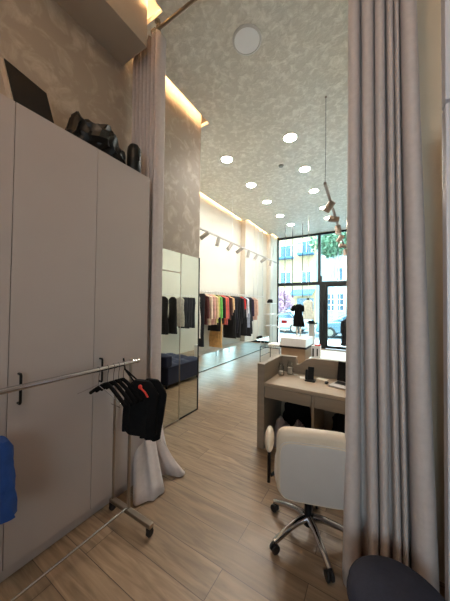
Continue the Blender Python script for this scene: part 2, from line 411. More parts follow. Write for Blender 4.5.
for x in (-1.745, -1.33):
    for y in (1.215, -.6):
        cs = MB().tube([(x - .012, y - .0, .028), (x + .012, y, .028)], .027, 16).box(x - .018, x + .018, y - .02, y + .016, .03, .062)
        cs.v = [tuple(R0 @ Vector(p)) for p in cs.v]
        cs.build('caster', 'caster', rk, bevel=.003)

def hanger_mesh(w=.21, drop=.105, r=.011):
    """flocked hanger in the XZ plane, hanging from the rail centre at (0,0,0)"""
    pts = []
    for k in range(-8, 9):
        u = k / 8
        pts.append((u * w, 0, -.105 - drop * abs(u) ** 1.25 - .006))
    return pts
def hook_pts(r=.02):
    p = [(r * math.cos(a), 0, r * math.sin(a)) for a in [math.radians(q) for q in range(200, -60, -20)]]
    p += [(.004, 0, -.045), (0, 0, -.105)]
    return p
def hanger(name, loc, label, cat, rz, mat_, r, group=None, drop=.105):
    t = thing(name, loc, label, cat, group, rz)
    MB().tube(hanger_mesh(.215, drop), r, 8).build('arms', mat_, t)
    MB().tube(hook_pts(.018), .0022, 6).build('hook', 'chrome', t)
    return t
hz = 1.165
hanger('clothes_hanger', (BX, 1.03, hz), 'empty black velvet hanger nearest to the viewer on the chrome rack', 'hanger', math.radians(-3), 'velvet', .013, 'black hangers on the chrome rack')
hanger('clothes_hanger', (BX, 1.075, hz), 'second black velvet hanger along the chrome rack', 'hanger', math.radians(-3), 'velvet', .013, 'black hangers on the chrome rack')
hanger('clothes_hanger', (BX, 1.115, hz), 'third black velvet hanger along the chrome rack, just ahead of the jacket', 'hanger', math.radians(-3), 'velvet', .013, 'black hangers on the chrome rack')
hanger('clothes_hanger', (BX, 1.155, hz), 'fourth black velvet hanger, next to the end of the chrome rack', 'hanger', math.radians(-3), 'velvet', .013, 'black hangers on the chrome rack')
wh = thing('wire_hanger', (BX, .965, hz), 'thin chrome wire hanger on the rack ahead of the black ones', 'hanger', None, math.radians(8))
MB().tube([(-.2, 0, -.19), (0, 0, -.10), (.2, 0, -.19), (.19, 0, -.215), (.12, 0, -.205)], .0022, 6).build('arms', 'chrome', wh)
MB().tube(hook_pts(.018), .002, 6).build('hook', 'chrome', wh)

# ---- garments -------------------------------------------------------------
def garment_mesh(w, length, th=.05, flare=1.0, sleeves=0, neck=.07, drop=.07, seed=0, waist=1.0, legs=False, n=28):
    """hanging garment: broad side across X, thickness along Y, top at z=0"""
    b = MB()
    def section(z, hw, ht, ph, cx=0):
        r = []
        for k in range(n):
            a = 2 * PI * k / n
            x = hw * math.copysign(abs(math.cos(a)) ** .8, math.cos(a)); y = ht * math.copysign(abs(math.sin(a)) ** .8, math.sin(a))
            rip = .22 * ht * math.sin(x / w * 26 + seed + ph) * min(1, abs(z) / .25)
            r.append((x + cx + .01 * math.sin(z * 9 + seed), y + rip, z))
        return r
    if legs:
        b.loft([section(z, w * .5 * q, th * .5, 0) for z, q in ((0, .9), (-.03, 1), (-.2, 1.05))])
        for sx in (-1, 1):
            b.loft([section(z, w * q, th * .5, sx, sx * w * .25) for z, q in ((-.15, .26), (-.5, .24), (-length * .8, .22), (-length, .23))])
        return b
    rings = []
    m = 14
    for i in range(m + 1):
        u = i / m
        z = -length * u ** 1.4
        sh = min(1, -z / drop) if drop > 0 else 1
        hw = neck + (w / 2 - neck) * sh ** .75
        if z < -drop:
            v = (-z - drop) / max(length - drop, .01)
            hw = w / 2 * (1 + (waist - 1) * math.sin(PI * min(1, v * 1.6)) + (flare - 1) * v)
        rings.append(section(z, hw, th / 2 * (.5 + .5 * sh) * (1 + .25 * u), u * 2))
    b.loft(rings)
    if sleeves:
        for sx in (-1, 1):
            rr = []
            for i in range(7):
                u = i / 6; z = -drop * .75 - sleeves * u
                cx = sx * (w / 2 - .015 + .035 * math.sin(u * 1.4)); hw = .05 - .018 * u
                rr.append([(cx + hw * math.cos(2 * PI * k / 10), th * .55 * math.sin(2 * PI * k / 10), z + .02 * (1 - u) * -sx * math.cos(2 * PI * k / 10)) for k in range(10)])
            b.loft(rr)
    return b
_fab = {}
def fabric(rgb):
    if rgb not in _fab: _fab[rgb] = mat('fabric_%d_%d_%d' % rgb, rgb, .85, var=.16, scale=16, bump=.15, bscale=120)
    return _fab[rgb]
# black jacket at the rack end
jk = thing('jacket', (-1.425, 1.20, 1.06), 'black sleeveless jacket with a red detail hanging at the end of the chrome rack', 'jacket', None, math.radians(10))
garment_mesh(.29, .37, .08, .95, 0, .06, .09, 1.2, 1.0).build('body', 'black_cloth', jk)
garment_mesh(.24, .42, .06, .7, 0, .05, .09, 2.2, 1.0).build('lining', 'black_cloth', jk).location = (.05, .05, 0)
MB().tube([(-.06, 0, -.02), (-.15, 0, .06), (-.175, .01, .135), (-.16, .01, .06), (-.02, .02, -.03)], .006, 8).build('strap', 'black_cloth', jk)
MB().tube([(.04, -.048, -.04), (.075, -.05, -.06), (.10, -.05, -.09)], .006, 8).ball((.03, -.046, -.03), .016, .010, .016, 10, 8).build('red_trim', 'red', jk)
# blue garment hanging at the left edge
bg = thing('blue_shirt', (-1.675, .50, 0.0), 'bright blue garment hanging at the near end of the chrome rack', 'shirt', None, 0)
garment_mesh(.14, .36, .08, 1.9, 0, .05, .04, .4).build('body', 'blue', bg).location = (.02, 0, .895)
hanger('clothes_hanger', (BX, .39, hz), 'hanger carrying the blue garment at the near end of the rack', 'hanger', 0, 'velvet', .008, 'black hangers on the chrome rack', .1)
MB().tube([(-.05, 0, .88), (-.06, -.10, .98)], .010, 6).build('loop', 'blue', bg)

# ------------------------------------------------------------------ curtains
def smooth(t): return t * t * (3 - 2 * t)
def curtain_sheet(top, bot, z0, z1, rows, wfun):
    b = MB(); n = len(top); rings = []
    for i in range(rows + 1):
        z = z1 + (z0 - z1) * i / rows
        t = (z1 - z) / z1; r_ = []
        for k in range(n):
            wv = t ** (3.2 - 2.2 * k / (n - 1))
            r_.append((top[k][0] * (1 - wv) + bot[k][0] * wv, top[k][1] * (1 - wv) + bot[k][1] * wv, z))
        rings.append(r_)
    b.loft(rings, cap=False, closed=False)
    return b
def resample(pts, n):
    P = [Vector((*p, 0)) for p in pts]; d = [0]
    for i in range(1, len(P)): d.append(d[-1] + (P[i] - P[i - 1]).length)
    out = []
    for k in range(n):
        t = d[-1] * k / (n - 1); i = 0
        while i < len(d) - 2 and d[i + 1] < t: i += 1
        u = (t - d[i]) / max(d[i + 1] - d[i], 1e-6)
        q = P[i].lerp(P[i + 1], u); out.append((q.x, q.y))
    for _ in range(2):
        out = [out[0]] + [tuple((out[i - 1][j] + 2 * out[i][j] + out[i + 1][j]) / 4 for j in range(2)) for i in range(1, len(out) - 1)] + [out[-1]]
    return out
# right curtain: broad pleats, each from x px-top to px-bottom (metres at Y 1.6)
PT = [(-.136, -.080), (-.064, -.010), (.002, .046), (.058, .082), (.092, .106), (.116, .172)]
PB = [(-.165, -.075), (-.026, .020), (.032, .066), (.096, .122), (.134, .152), (.176, .278)]
def pleats(P, y, depth):
    pts = [(P[0][0] + .03, y + depth * 1.2)]
    for a, b in P:
        w = b - a; dd = depth if w > .035 else depth * .7
        pts += [(a, y + dd), (a - .002, y + dd * .35), (a + w * .12, y + dd * .08), (a + w * .35, y - .005), (a + w * .65, y - .005), (a + w * .88, y + dd * .08), (b + .002, y + dd * .35), (b, y + dd)]
    pts.append((P[-1][1] - .03, y + depth * 1.6))
    return pts
cur = thing('curtain', (0, 0, 0), 'tall taupe pleated curtain hanging at the right side of the opening', 'curtain', 'curtains of the back room opening')
top = resample(pleats(PT, 1.6, .11), 240); bot = resample(pleats(PB, 1.58, .19), 240)
curtain_sheet(top, bot, .012, 4.33, 40, None).build('drape', 'curtain', cur, solid=.004, angle=180)
# left curtain: gathered, flared folds resting on the floor
cur = thing('curtain', (0, 0, 0), 'taupe curtain gathered at the left beside the wardrobe, hem spread on the floor', 'curtain', 'curtains of the back room opening')
tp = [(-2.23, 1.76)]
for k in range(7):
    x = -2.215 + .056 * k
    tp += [(x, 1.755), (x + .010, 1.68), (x + .022, 1.66), (x + .034, 1.66), (x + .046, 1.68), (x + .054, 1.755)]
tp[-1] = (-1.825, 1.70)
tp += [(-1.832, 1.78)]
bt = [(-1.85, 1.72), (-1.80, 1.68), (-1.76, 1.62), (-1.74, 1.68), (-1.71, 1.64), (-1.70, 1.55), (-1.69, 1.47), (-1.64, 1.42), (-1.655, 1.33), (-1.60, 1.31), (-1.58, 1.36), (-1.56, 1.41), (-1.52, 1.43), (-1.53, 1.50), (-1.515, 1.535), (-1.545, 1.575), (-1.60, 1.60), (-1.66, 1.63), (-1.69, 1.68), (-1.66, 1.72), (-1.60, 1.735), (-1.53, 1.75), (-1.505, 1.80), (-1.53, 1.84), (-1.62, 1.86), (-1.72, 1.86)]
top = resample(tp, 170); bot = resample(bt, 170)
b = MB(); rings = []
for i in range(61):
    z = 4.33 - (4.33 - .012) * i / 60
    r_ = []
    for k in range(170):
        ex = 1.5 if bot[k][1] < 1.59 else (3.2 if bot[k][1] > 1.66 else 1.5 + 1.7 * (bot[k][1] - 1.59) / .07)
        wv = max(0, min(1, (1.0 - z) / 1.0)) ** ex
        r_.append((top[k][0] * (1 - wv) + bot[k][0] * wv, top[k][1] * (1 - wv) + bot[k][1] * wv, z))
    rings.append(r_)
b.loft(rings, cap=False, closed=False).build('drape', 'curtain', cur, solid=.004, angle=180)
rod = thing('curtain_rod', (0, 1.69, 4.36), 'metal curtain rod across the opening under the ceiling', 'curtain rod')
MB().tube([(-1.90, 0, 0), (1.28, 0, 0)], .016, 12).build('rod', 'brass', rod)
MB().ball((-1.915, 0, 0), .03, .03, .03, 14, 10).build('finial', 'brass', rod)
MB().tube([(-1.86, 0, 0), (-1.86, 0, .09)], .009, 8).lathe([(.03, .078), (.03, .088)], 16, (-1.86, 0, 0)).build('bracket', 'brass', rod)
rg = MB()
for x in (-1.88, -1.845): rg.tube([(x, .03 * math.cos(2 * PI * k / 16), -.008 + .03 * math.sin(2 * PI * k / 16)) for k in range(16)], .004, 6, closed=True)
rg.build('ring', 'brass', rod)

# ------------------------------------------------------------------ ceiling lights
pl = thing('ceiling_panel', (-1.17, 2.31, ZC), 'large unlit white round ceiling light near the curtain opening', 'ceiling light')
MB().lathe([(.156, 0), (.156, -.012), (.138, -.018), (.135, -.012)], 40).build('bezel', 'trackwhite', pl)
MB().lathe([(.136, -.004), (.134, -.014), (0.0, -.014)], 40).build('diffuser', 'lampoff', pl)
ordn = ['nearest', 'second', 'third', 'fourth', 'farthest']
proto = None
for row, xs, yy in (('left', (-2.46, -2.49, -2.52, -2.55, -2.50), (4.04, 5.20, 6.27, 7.45, 8.45)), ('right', (-1.22, -1.24, -1.28, -1.25, -1.28), (4.05, 5.15, 6.24, 7.46, 8.38))):
    for i in range(5):
        lab = 'round lit ceiling downlight, %s in the %s row' % (ordn[i], row)
        if proto is None:
            proto = thing('downlight', (xs[i], yy[i], ZC), lab, 'ceiling light', 'lit downlights in two ceiling rows')
            MB().lathe([(.122, 0), (.122, -.008), (.10, -.012), (.098, -.004)], 32).build('bezel', 'white', proto)
            MB().lathe([(.099, -.002), (.098, -.009), (0, -.009)], 32).build('diffuser', 'lampon', proto)
        else:
            c = copy_tree(proto); c.location = (xs[i], yy[i], ZC); c['label'] = lab
def sensor(x, y, label, r=.05):
    t = thing('smoke_detector', (x, y, ZC), label, 'smoke detector')
    MB().lathe([(r, 0), (r, -.012), (r * .8, -.028), (0, -.03)], 24).build('housing', mat('detector_grey', (140, 138, 132), .5), t)
sensor(-1.62, 4.78, 'small grey round detector between the two rows of downlights')

# ------------------------------------------------------------------ track lights
def spot(parent, loc, d, r, l, m, stem=.07):
    d = Vector(d).normalized(); p = Vector(loc)
    s_ = MB().tube([p, p + Vector((0, 0, -stem))], .008, 8)
    c = p + Vector((0, 0, -stem))
    s_.tube([c - d * l * .35, c + d * l * .65], r, 16)
    o = s_.build('spot_head', m, parent)
    MB().tube([c + d * (l * .65 - .004), c + d * (l * .65 + .003)], r * .8, 16).build('lens', 'paper', o)
tr = thing('track_light', (0, 0, 0), 'white track light running along the clothes rail wall', 'track light')
TX, TZ = -3.1, 3.19
MB().box(TX - .017, TX + .017, 3.4, 8.75, TZ - .015, TZ + .02).build('rail', 'headgrey', tr, bevel=.003)
for y in (3.6, 5.4, 7.0, 8.6): MB().tube([(TX, y, TZ), (TX, y, ZC)], .0035, 6).build('suspension_wire', 'trackwhite', tr)
for i, y in enumerate((4.25, 4.75, 5.32, 5.85, 6.35, 6.9, 7.5, 8.1)):
    spot(tr, (TX, y, TZ - .01), [(-.75, -.35, -.6), (-.12, -.2, -1), (-.25, -.55, -.8)][i % 3], .046, .21, 'headgrey')
tr = thing('track_light', (0, 0, 0), 'bronze track light hung on a wire beside the right curtain', 'track light')
a = Vector((-.575, 3.50, 3.265)); e = Vector((-.72, 8.0, 3.20))
dv = (e - a).normalized(); sx = dv.cross(Vector((0, 0, 1))).normalized(); uz = sx.cross(dv)
mx = Matrix((( sx.x, dv.x, uz.x, a.x), (sx.y, dv.y, uz.y, a.y), (sx.z, dv.z, uz.z, a.z), (0, 0, 0, 1)))
MB().box(-.018, .018, 0, (e - a).length, -.016, .018, mx).build('rail', 'trackgrey', tr, bevel=.003)
MB().tube([(-.566, 3.5, ZC), (-.566, 3.5, 3.7), (-.575, 3.51, 3.29)], .003, 6).build('suspension_wire', 'black_metal', tr)
MB().lathe([(.016, 0), (.016, -.008), (.006, -.012)], 16, (-.566, 3.5, ZC)).build('ceiling_rose', 'trackgrey', tr)
MB().tube([(e.x, e.y - .1, ZC), (e.x, e.y - .1, e.z)], .003, 6).build('suspension_wire', 'black_metal', tr)
for i, t_ in enumerate((.62, 1.32, 1.9, 2.6, 3.4, 4.1)):
    p = a + dv * t_
    spot(tr, p, [(-.55, .25, -.6), (-.8, -.35, .12), (.1, -.1, -1)][i % 3], .055, .17, 'trackgrey', .06)

# ------------------------------------------------------------------ mirrors
mr = thing('wall_mirror', (0, 0, 0), 'left mirror panel beside the curtain, split by a bar near its top', 'mirror', 'mirror panels on the partition wall')
MB().box(-2.34, -2.328, 1.95, 2.612, .02, 2.04).build('mirror_glass', 'mirror', mr, smooth=False)
MB().box(-2.34, -2.328, 1.95, 2.612, 2.056, 2.325).build('mirror_glass', 'mirror', mr, smooth=False)
MB().box(-2.34, -2.322, 2.612, 2.620, .0, 2.33).box(-2.34, -2.322, 1.95, 2.612, 2.040, 2.056).box(-2.34, -2.322, 1.95, 2.612, 0, .02).build('mirror_frame', 'steel', mr, smooth=False)
mr = thing('wall_mirror', (0, 0, 0), 'right full height mirror panel at the free end of the partition', 'mirror', 'mirror panels on the partition wall')
MB().box(-2.34, -2.328, 2.622, 3.028, .02, 2.325).build('mirror_glass', 'mirror', mr, smooth=False)
MB().box(-2.34, -2.322, 3.028, 3.046, 0, 2.335).box(-2.34, -2.322, 2.622, 3.028, 0, .02).build('mirror_frame', 'black_metal', mr, smooth=False)

# ------------------------------------------------------------------ mirrored plinth + clothes rail on the left wall
pn = thing('display_plinth', (-3.7, 6, 0), 'long low mirrored plinth under the clothes rail', 'plinth')
MB().box(-.145, .145, -2.94, 3.18, .0, .40).build('core', 'stone', pn, smooth=False)
MB().box(.145, .151, -2.94, 3.18, .014, .405).build('mirror_front', 'mirror', pn, smooth=False)
MB().box(-.145, .153, -2.94, 3.18, .405, .418).build('top', 'stone', pn, smooth=False)
MB().box(.145, .156, -2.94, 3.18, .0, .014).build('base_strip', 'gap', pn, smooth=False)
RX, RZ = -3.5, 1.93
rl = thing('clothes_rail', (0, 0, 0), 'long white clothes rail fixed to the cream left wall', 'clothes rail')
MB().tube([(RX, 3.4, RZ), (RX, 8.45, RZ)], .014, 10).build('rail', 'trackwhite', rl)
for y in (3.5, 5.1, 6.8): MB().tube([(-3.85, y, RZ + .0), (RX, y, RZ)], .01, 8).build('bracket', 'trackwhite', rl)
MB().tube([(-3.68, 8.4, RZ + .0), (RX, 8.4, RZ)], .01, 8).build('bracket', 'trackwhite', rl)

# name, colour, label, Y (hang point), length, kind
G = [
 ('shirt', (212, 208, 204), 'white shirt at the near end of the long clothes rail', 4.36, 1.0, 'long'),
 ('trousers', (30, 32, 40), 'long black trousers near the mirror end of the long rail', 4.56, 1.22, 'legs'),
 ('shirt', (92, 50, 50), 'maroon top hanging right after the black trousers', 4.66, .72, 'top'),
 ('blouse', (226, 204, 182), 'cream blouse between the maroon and the pink top', 4.80, .74, 'top'),
 ('blouse', (206, 160, 150), 'dusty pink blouse behind the cream one', 4.92, .74, 'top'),
 ('jacket', (214, 184, 150), 'light beige jacket beside the green tops', 5.02, .74, 'top'),
 ('shirt', (192, 196, 112), 'yellowish green top beside the bright green one', 5.13, .70, 'top'),
 ('shirt', (108, 190, 92), 'bright green top in the middle of the near clothes', 5.25, .73, 'top'),
 ('dress', (22, 22, 26), 'black dress whose skirt shows below the green and beige tops', 5.22, .92, 'long'),
 ('dress', (206, 164, 104), 'long tan pleated dress showing below the black hem', 5.30, 1.34, 'long'),
 ('shirt', (40, 30, 32), 'dark top between the green and coral tops', 5.38, .74, 'top'),
 ('shirt', (222, 104, 80), 'coral red top beside the dark one', 5.48, .76, 'top'),
 ('shirt', (190, 92, 92), 'rose red patterned top behind the coral one', 5.58, .78, 'top'),
 ('jacket', (74, 50, 44), 'dark brown jacket before the short tan top', 5.72, .66, 'top'),
 ('shirt', (224, 186, 140), 'short tan top in front of the long black dresses', 5.88, .46, 'top'),
 ('dress', (20, 20, 22), 'long black dress behind the short tan top', 6.00, 1.18, 'long'),
 ('dress', (28, 28, 40), 'navy black dress next along the rail', 6.14, 1.05, 'long'),
 ('coat', (18, 18, 22), 'long black coat left of the red top', 6.30, 1.20, 'long'),
 ('shirt', (24, 26, 34), 'black top just left of the red top', 6.42, .80, 'top'),
 ('shirt', (200, 48, 46), 'red top among the black clothes', 6.56, .44, 'top'),
 ('dress', (26, 27, 32), 'black dress behind the red top', 6.66, 1.12, 'long'),
 ('shirt', (214, 218, 228), 'white top right of the red one', 6.78, .62, 'top'),
 ('dress', (150, 160, 180), 'grey blue dress beside the white top', 6.86, .94, 'long'),
 ('dress', (24, 26, 32), 'black dress with wide hem right of the grey blue dress', 7.0, 1.22, 'long'),
 ('jacket', (46, 36, 62), 'dark purple jacket near the far end of the rail', 7.2, .76, 'top'),
 ('dress', (28, 30, 34), 'last black dress near the far end of the rail', 7.1, 1.16, 'long'),
 ('shirt', (214, 178, 160), 'nude coloured top last on the long clothes rail', 7.5, .74, 'top'),
]
def hang(name, rgb, label, x, y, z, length, kind, group, seed, w=.42, rz=0):
    t = thing(name, (x, y, z), label, {'trousers': 'trousers'}.get(name, name), group, rz)
    if kind == 'legs': g = garment_mesh(.36, length, .06, seed=seed, legs=True)
    w *= 1 - .16 * ((seed * 7.3) % 1)
    if kind == 'legs': pass
    elif kind == 'top': g = garment_mesh(w, length, .065, 1.02, length * .72, .06, .08, seed, .96)
    else: g = garment_mesh(w * .96, length, .065, 1.12, 0, .06, .08, seed, .9)
    for i, p in enumerate(g.v): g.v[i] = (p[0], p[1], p[2] - .06)
    g.build('cloth', fabric(rgb), t)
    MB().tube(hook_pts(.02), .0025, 5).build('hanger_hook', 'steel', t)
for i, (nm, rgb, lab, y, ln, kd) in enumerate(G):
    hang(nm, rgb, lab, RX + (.02 if y > 7.0 else 0), y, RZ, ln, kd, 'clothes on the long left rail', i * 1.7, .34 if y > 7.0 else .42, random.uniform(-.12, .12))
# right hand rail, seen in the mirrors
rl = thing('clothes_rail', (0, 0, 0), 'white clothes rail on the right wall, seen in the mirrors', 'clothes rail')
MB().tube([(.5, 4.5, 1.90), (.5, 7.2, 1.90)], .014, 10).build('rail', 'trackwhite', rl)
for y in (4.6, 7.1): MB().tube([(.85, y, 1.90), (.5, y, 1.90)], .01, 8).build('bracket', 'trackwhite', rl)
G2 = [('coat', (26, 22, 26), 'long black coat seen first in the left mirror', 5.08, 1.08, 'long'),
      ('coat', (22, 20, 22), 'second black coat, seen in the left mirror by the panel joint', 5.46, 1.10, 'long'),
      ('blouse', (214, 206, 196), 'white blouse seen in the right mirror', 5.76, .9, 'long'),
      ('trousers', (56, 56, 66), 'dark grey trousers seen beside the white blouse in the right mirror', 5.90, .96, 'legs'),
      ('trousers', (50, 50, 60), 'second dark grey trousers seen in the right mirror', 6.03, .98, 'legs'),
      ('trousers', (60, 58, 66), 'third dark grey trousers seen in the right mirror', 6.16, .96, 'legs'),
      ('trousers', (44, 44, 54), 'last dark trousers seen at the edge of the right mirror', 6.30, .98, 'legs')]
for i, (nm, rgb, lab, y, ln, kd) in enumerate(G2):
    hang(nm, rgb, lab, .5, y, 1.90, ln, kd, 'clothes on the right rail', i * 2.1 + .5, .40)

# navy tufted sofa behind the desk (seen in the mirrors)
sf = thing('sofa', (-.85, 3.85, 0), 'navy tufted velvet sofa behind the desk, seen in the mirrors', 'sofa')
def cushion(x0, x1, y0, y1, z0, z1, tuft=.02, nx=12, ny=12):
    b = MB(); rings = []
    for i in range(ny + 1):
        v = i / ny; r = []
        for k in range(nx + 1):
            u = k / nx
            q = abs(math.sin(u * PI * 3) * math.sin(v * PI * 3)) ** .5
            r.append((x0 + (x1 - x0) * u, y0 + (y1 - y0) * v, z1 - tuft + tuft * q))
        rings.append(r)
    n = nx + 1
    vs = [p for r in rings for p in r]; fs = [(i * n + k, i * n + k + 1, (i + 1) * n + k + 1, (i + 1) * n + k) for i in range(ny) for k in range(nx)]
    b.add(vs, fs); b.box(x0, x1, y0, y1, z0, z1 - tuft)
    return b
cushion(-.47, .5, -.42, .62, .06, .46, .05).build('seat', 'navy', sf, bevel=.02, angle=80)
cushion(-.47, .5, -.48, -.30, .40, .66, .04, 12, 4).build('backrest', 'navy', sf, bevel=.03, angle=80)
for x in (-.42, .44):
    for y in (-.40, .54): MB().lathe([(.02, 0), (.025, .07)], 12, (x, y, 0)).build('leg', 'black_metal', sf)

# ------------------------------------------------------------------ reception desk
dk = thing('reception_desk', (-.45, 2.9, 0), 'taupe reception desk with raised side and back panels', 'desk')
D0 = Matrix.Translation((.45, -2.9, 0))
MB().box(-1.145, -1.06, 2.60, 3.22, 0, .945, D0).build('side_panel', 'desk', dk, bevel=.006)
pts = [(-1.145, 0), (.30, 0), (.30, .955), (-.66, .95), (-.72, .935), (-.77, .905), (-.81, .87), (-.84, .85), (-.865, .85), (-.87, .945), (-1.145, .94)]
MB().prism(pts, 3.20, 3.27, 'y', D0).build('back_panel', 'desk', dk, bevel=.004)
MB().box(-1.06, .30, 2.595, 3.20, .705, .742, D0).build('tabletop', 'desktop', dk, bevel=.004)
MB().box(-.551, -.527, 2.61, 3.18, 0, .705, D0).build('divider', 'desk', dk, smooth=False)
MB().box(.22, .30, 2.60, 3.2, 0, .705, D0).build('side_panel', 'desk', dk, smooth=False)
for x0, x1 in ((-1.055, -.555), (-.523, .215)):
    dr = MB().box(x0, x1, 2.603, 2.62, .578, .70, D0).build('drawer', 'desk', dk, bevel=.003)
    MB().box(x0 + .01, x1 - .01, 2.62, 3.1, .59, .69, D0).build('drawer_box', 'desk', dr, smooth=False)
def bagobj(loc, label, m, dims, sd):
    b = blob_bag('x', (0, 0, 0), dims, sd, None); o = b.build('bag', m, angle=50); o.location = loc; tag(o, label, 'bag', 'bags under the desk')
bagobj((-.92, 2.80, .001), 'pale bag under the left half of the desk', mat('pale_bag', (150, 140, 140), .7), (.10, .12, .19), 1.3)
bagobj((-.74, 2.86, .001), 'pale grey bag under the desk beside the divider', mat('grey_bag', (128, 120, 120), .7), (.08, .11, .18), 4.6)
bagobj((-.82, 3.06, .001), 'black bag behind the pale ones under the desk', 'black_cloth', (.17, .09, .34), 7.7)
bagobj((-.25, 2.98, .001), 'black bag under the right half of the desk', 'black_cloth', (.2, .14, .34), 2.7)
def tumbler(x, y, label, h=.13, r=.034, fill=0):
    t = thing('glass_jar', (x, y, .743), label, 'jar', 'glass jars on the desk')
    MB().lathe([(r * .85, 0), (r, .01), (r, h * .72), (r * .7, h * .82), (r * .72, h), (r * .62, h), (r * .6, h * .82), (r * .88, h * .7), (r * .88, .015), (0, .012)], 24).build('body', 'clear', t)
    MB().lathe([(r * .86, .016), (r * .86, .016 + fill), (0, .017 + fill)], 20).build('filling', mat('jar_fill', (190, 176, 160), .6), t)
tumbler(-.995, 2.99, 'clear glass jar at the left end of the desk', .15, .036, .035)
tumbler(-.915, 3.09, 'second glass jar right of the first on the desk', .17, .038, .07)
# phone on stand, papers, notebook computer
ph = thing('desk_phone', (-.64, 2.96, .743), 'black phone resting on a stand on the desk', 'phone')
MB().box(-.05, .06, -.06, .05, 0, .012).build('base', 'black_plastic', ph, bevel=.004)
mx = Matrix.Rotation(math.radians(-16), 4, 'X')
MB().box(-.035, .035, .0, .012, .01, .155, mx).build('screen', 'screen', ph, bevel=.004)
MB().box(-.06, -.03, -.012, .016, .01, .12, mx).build('handset', 'black_plastic', ph, bevel=.008)
def paper(x, y, w, d, rz, label):
    o = MB().box(-w / 2, w / 2, -d / 2, d / 2, 0, .004).build('paper_sheet', 'paper', smooth=False); o.location = (x, y, .743); o.rotation_euler.z = rz
    tag(o, label, 'paper', 'papers on the desk')
paper(-.72, 3.03, .11, .09, .3, 'white paper left of the black phone on the desk')
paper(-.53, 3.09, .12, .07, -.2, 'white paper right of the black phone on the desk')
paper(-.84, 3.10, .05, .03, .1, 'tiny white card behind the phone near the jars')
lp = thing('laptop', (-.235, 2.93, .743), 'open laptop with dark screen at the curtain end of the desk', 'laptop', None, math.radians(-14))
MB().box(-.17, .17, -.12, .11, .003, .017).build('base', mat('laptop_shell', (190, 184, 180), .4, .2), lp, bevel=.004)
MB().box(-.15, .15, -.02, .09, .017, .0185).build('keyboard', 'black_metal', lp, smooth=False)
MB().box(-.17, .17, .0, .01, 0, .215, Matrix.Translation((0, .112, .017)) @ Matrix.Rotation(math.radians(-12), 4, 'X')).build('screen', 'screen', lp, bevel=.003)
ms = MB().ball((0, 0, .012), .022, .035, .014, 14, 8).build('computer_mouse', 'black_plastic'); ms.location = (-.46, 2.94, .744)
tag(ms, 'small black mouse left of the laptop', 'mouse')

# ------------------------------------------------------------------ office chair
CH = (-.40, 1.80, 0)
YAW = math.radians(18)
ch = thing('office_chair', CH, 'white leather office chair with chrome star base at the desk', 'chair', None, YAW)
# star legs aligned with the photo's casters
a0 = math.atan2(1.575 - CH[1], -.226 - CH[0]) - YAW
for k in range(5):
    a = a0 - 2 * PI * k / 5; ca, sa = math.cos(a), math.sin(a)
    pts = [(.03 * ca, .03 * sa, .135), (.10 * ca, .10 * sa, .13), (.19 * ca, .19 * sa, .105), (.262 * ca, .262 * sa, .078), (.285 * ca, .285 * sa, .07)]
    MB().tube(pts, [.026, .023, .02, .018, .016], 10).build('base_leg', 'chrome', ch)
    cx, cy = .28 * ca, .28 * sa
    t_ = Vector((-sa, ca, 0))
    b = MB()
    for sgn in (-1, 1):
        p = Vector((cx, cy, .029)) + t_ * sgn * .014
        b.tube([p - t_ * .008 * 1, p + t_ * .008], .028, 16)
    b.tube([(cx, cy, .03), (cx, cy, .07)], .008, 8)
    b.build('caster', 'caster', ch, bevel=.003)
MB().lathe([(.032, .085), (.036, .10), (.036, .15), (.026, .16), (.026, .29), (.018, .30), (.018, .36)], 20).build('gas_column', 'black_metal', ch)
MB().box(-.10, .10, -.12, .12, .345, .375).build('mechanism', 'black_metal', ch, bevel=.01)
def rounded_slab(w, h, t, r, mx, bulge=.0, n=48, ex=6.5):
    """superellipse pad in the XZ plane, thickness along Y"""
    rings = []
    for yy, s in ((-t / 2, .90), (-t / 2 * .85, .96), (-t / 4, 1.0), (t / 4, 1.0), (t / 2 * .85, .96), (t / 2, .90)):
        r_ = []
        for k in range(n):
            a = 2 * PI * k / n; c, s_ = math.cos(a), math.sin(a)
            r_.append((w / 2 * s * math.copysign(abs(c) ** (2 / ex), c), yy, h / 2 * s * math.copysign(abs(s_) ** (2 / ex), s_)))
        rings.append(r_)
    return MB().loft(rings, mx=mx)
BK = Matrix.Translation((0.02, -.19, .605)) @ Matrix.Rotation(math.radians(9), 4, 'X')
bk = rounded_slab(.47, .47, .085, .06, BK).build('backrest', 'leather_edge', ch, angle=60)
rounded_slab(.435, .405, .03, .06, BK @ Matrix.Translation((0, -.040, -.025))).build('back_panel', 'leather', bk, angle=60)
pip = []
for k in range(48):
    a = 2 * PI * k / 48; c, s_ = math.cos(a), math.sin(a)
    pip.append(BK @ Vector((.212 * math.copysign(abs(c) ** .31, c), -.050, -.025 + .197 * math.copysign(abs(s_) ** .31, s_))))
MB().tube(pip, .0045, 6, closed=True).build('piping', 'leather_edge', bk)
st = []
for z, s in ((.375, .9), (.39, .97), (.43, 1), (.455, .97), (.468, .85)):
    st.append([(.235 * s * math.copysign(abs(math.cos(2 * PI * k / 36)) ** .5, math.cos(2 * PI * k / 36)), .06 + .235 * s * math.copysign(abs(math.sin(2 * PI * k / 36)) ** .5, math.sin(2 * PI * k / 36)), z) for k in range(36)])
MB().loft(st).build('seat', 'leather', ch, angle=60)
for sg in (-1, 1):
    ar = MB().tube([(sg * .20, .10, .37), (sg * .26, .08, .32), (sg * .272, .06, .36), (sg * .272, .06, .54)], .012, 8).build('armrest', 'black_metal', ch)
    MB().ball((sg * .272, .07, .60), .036, .12, .078, 18, 12).build('arm_pad', 'leather_edge', ar)
    MB().tube([(sg * .275, .06, .48), (sg * .275, .05, .29)], .012, 8).build('arm_post', 'black_metal', ar)
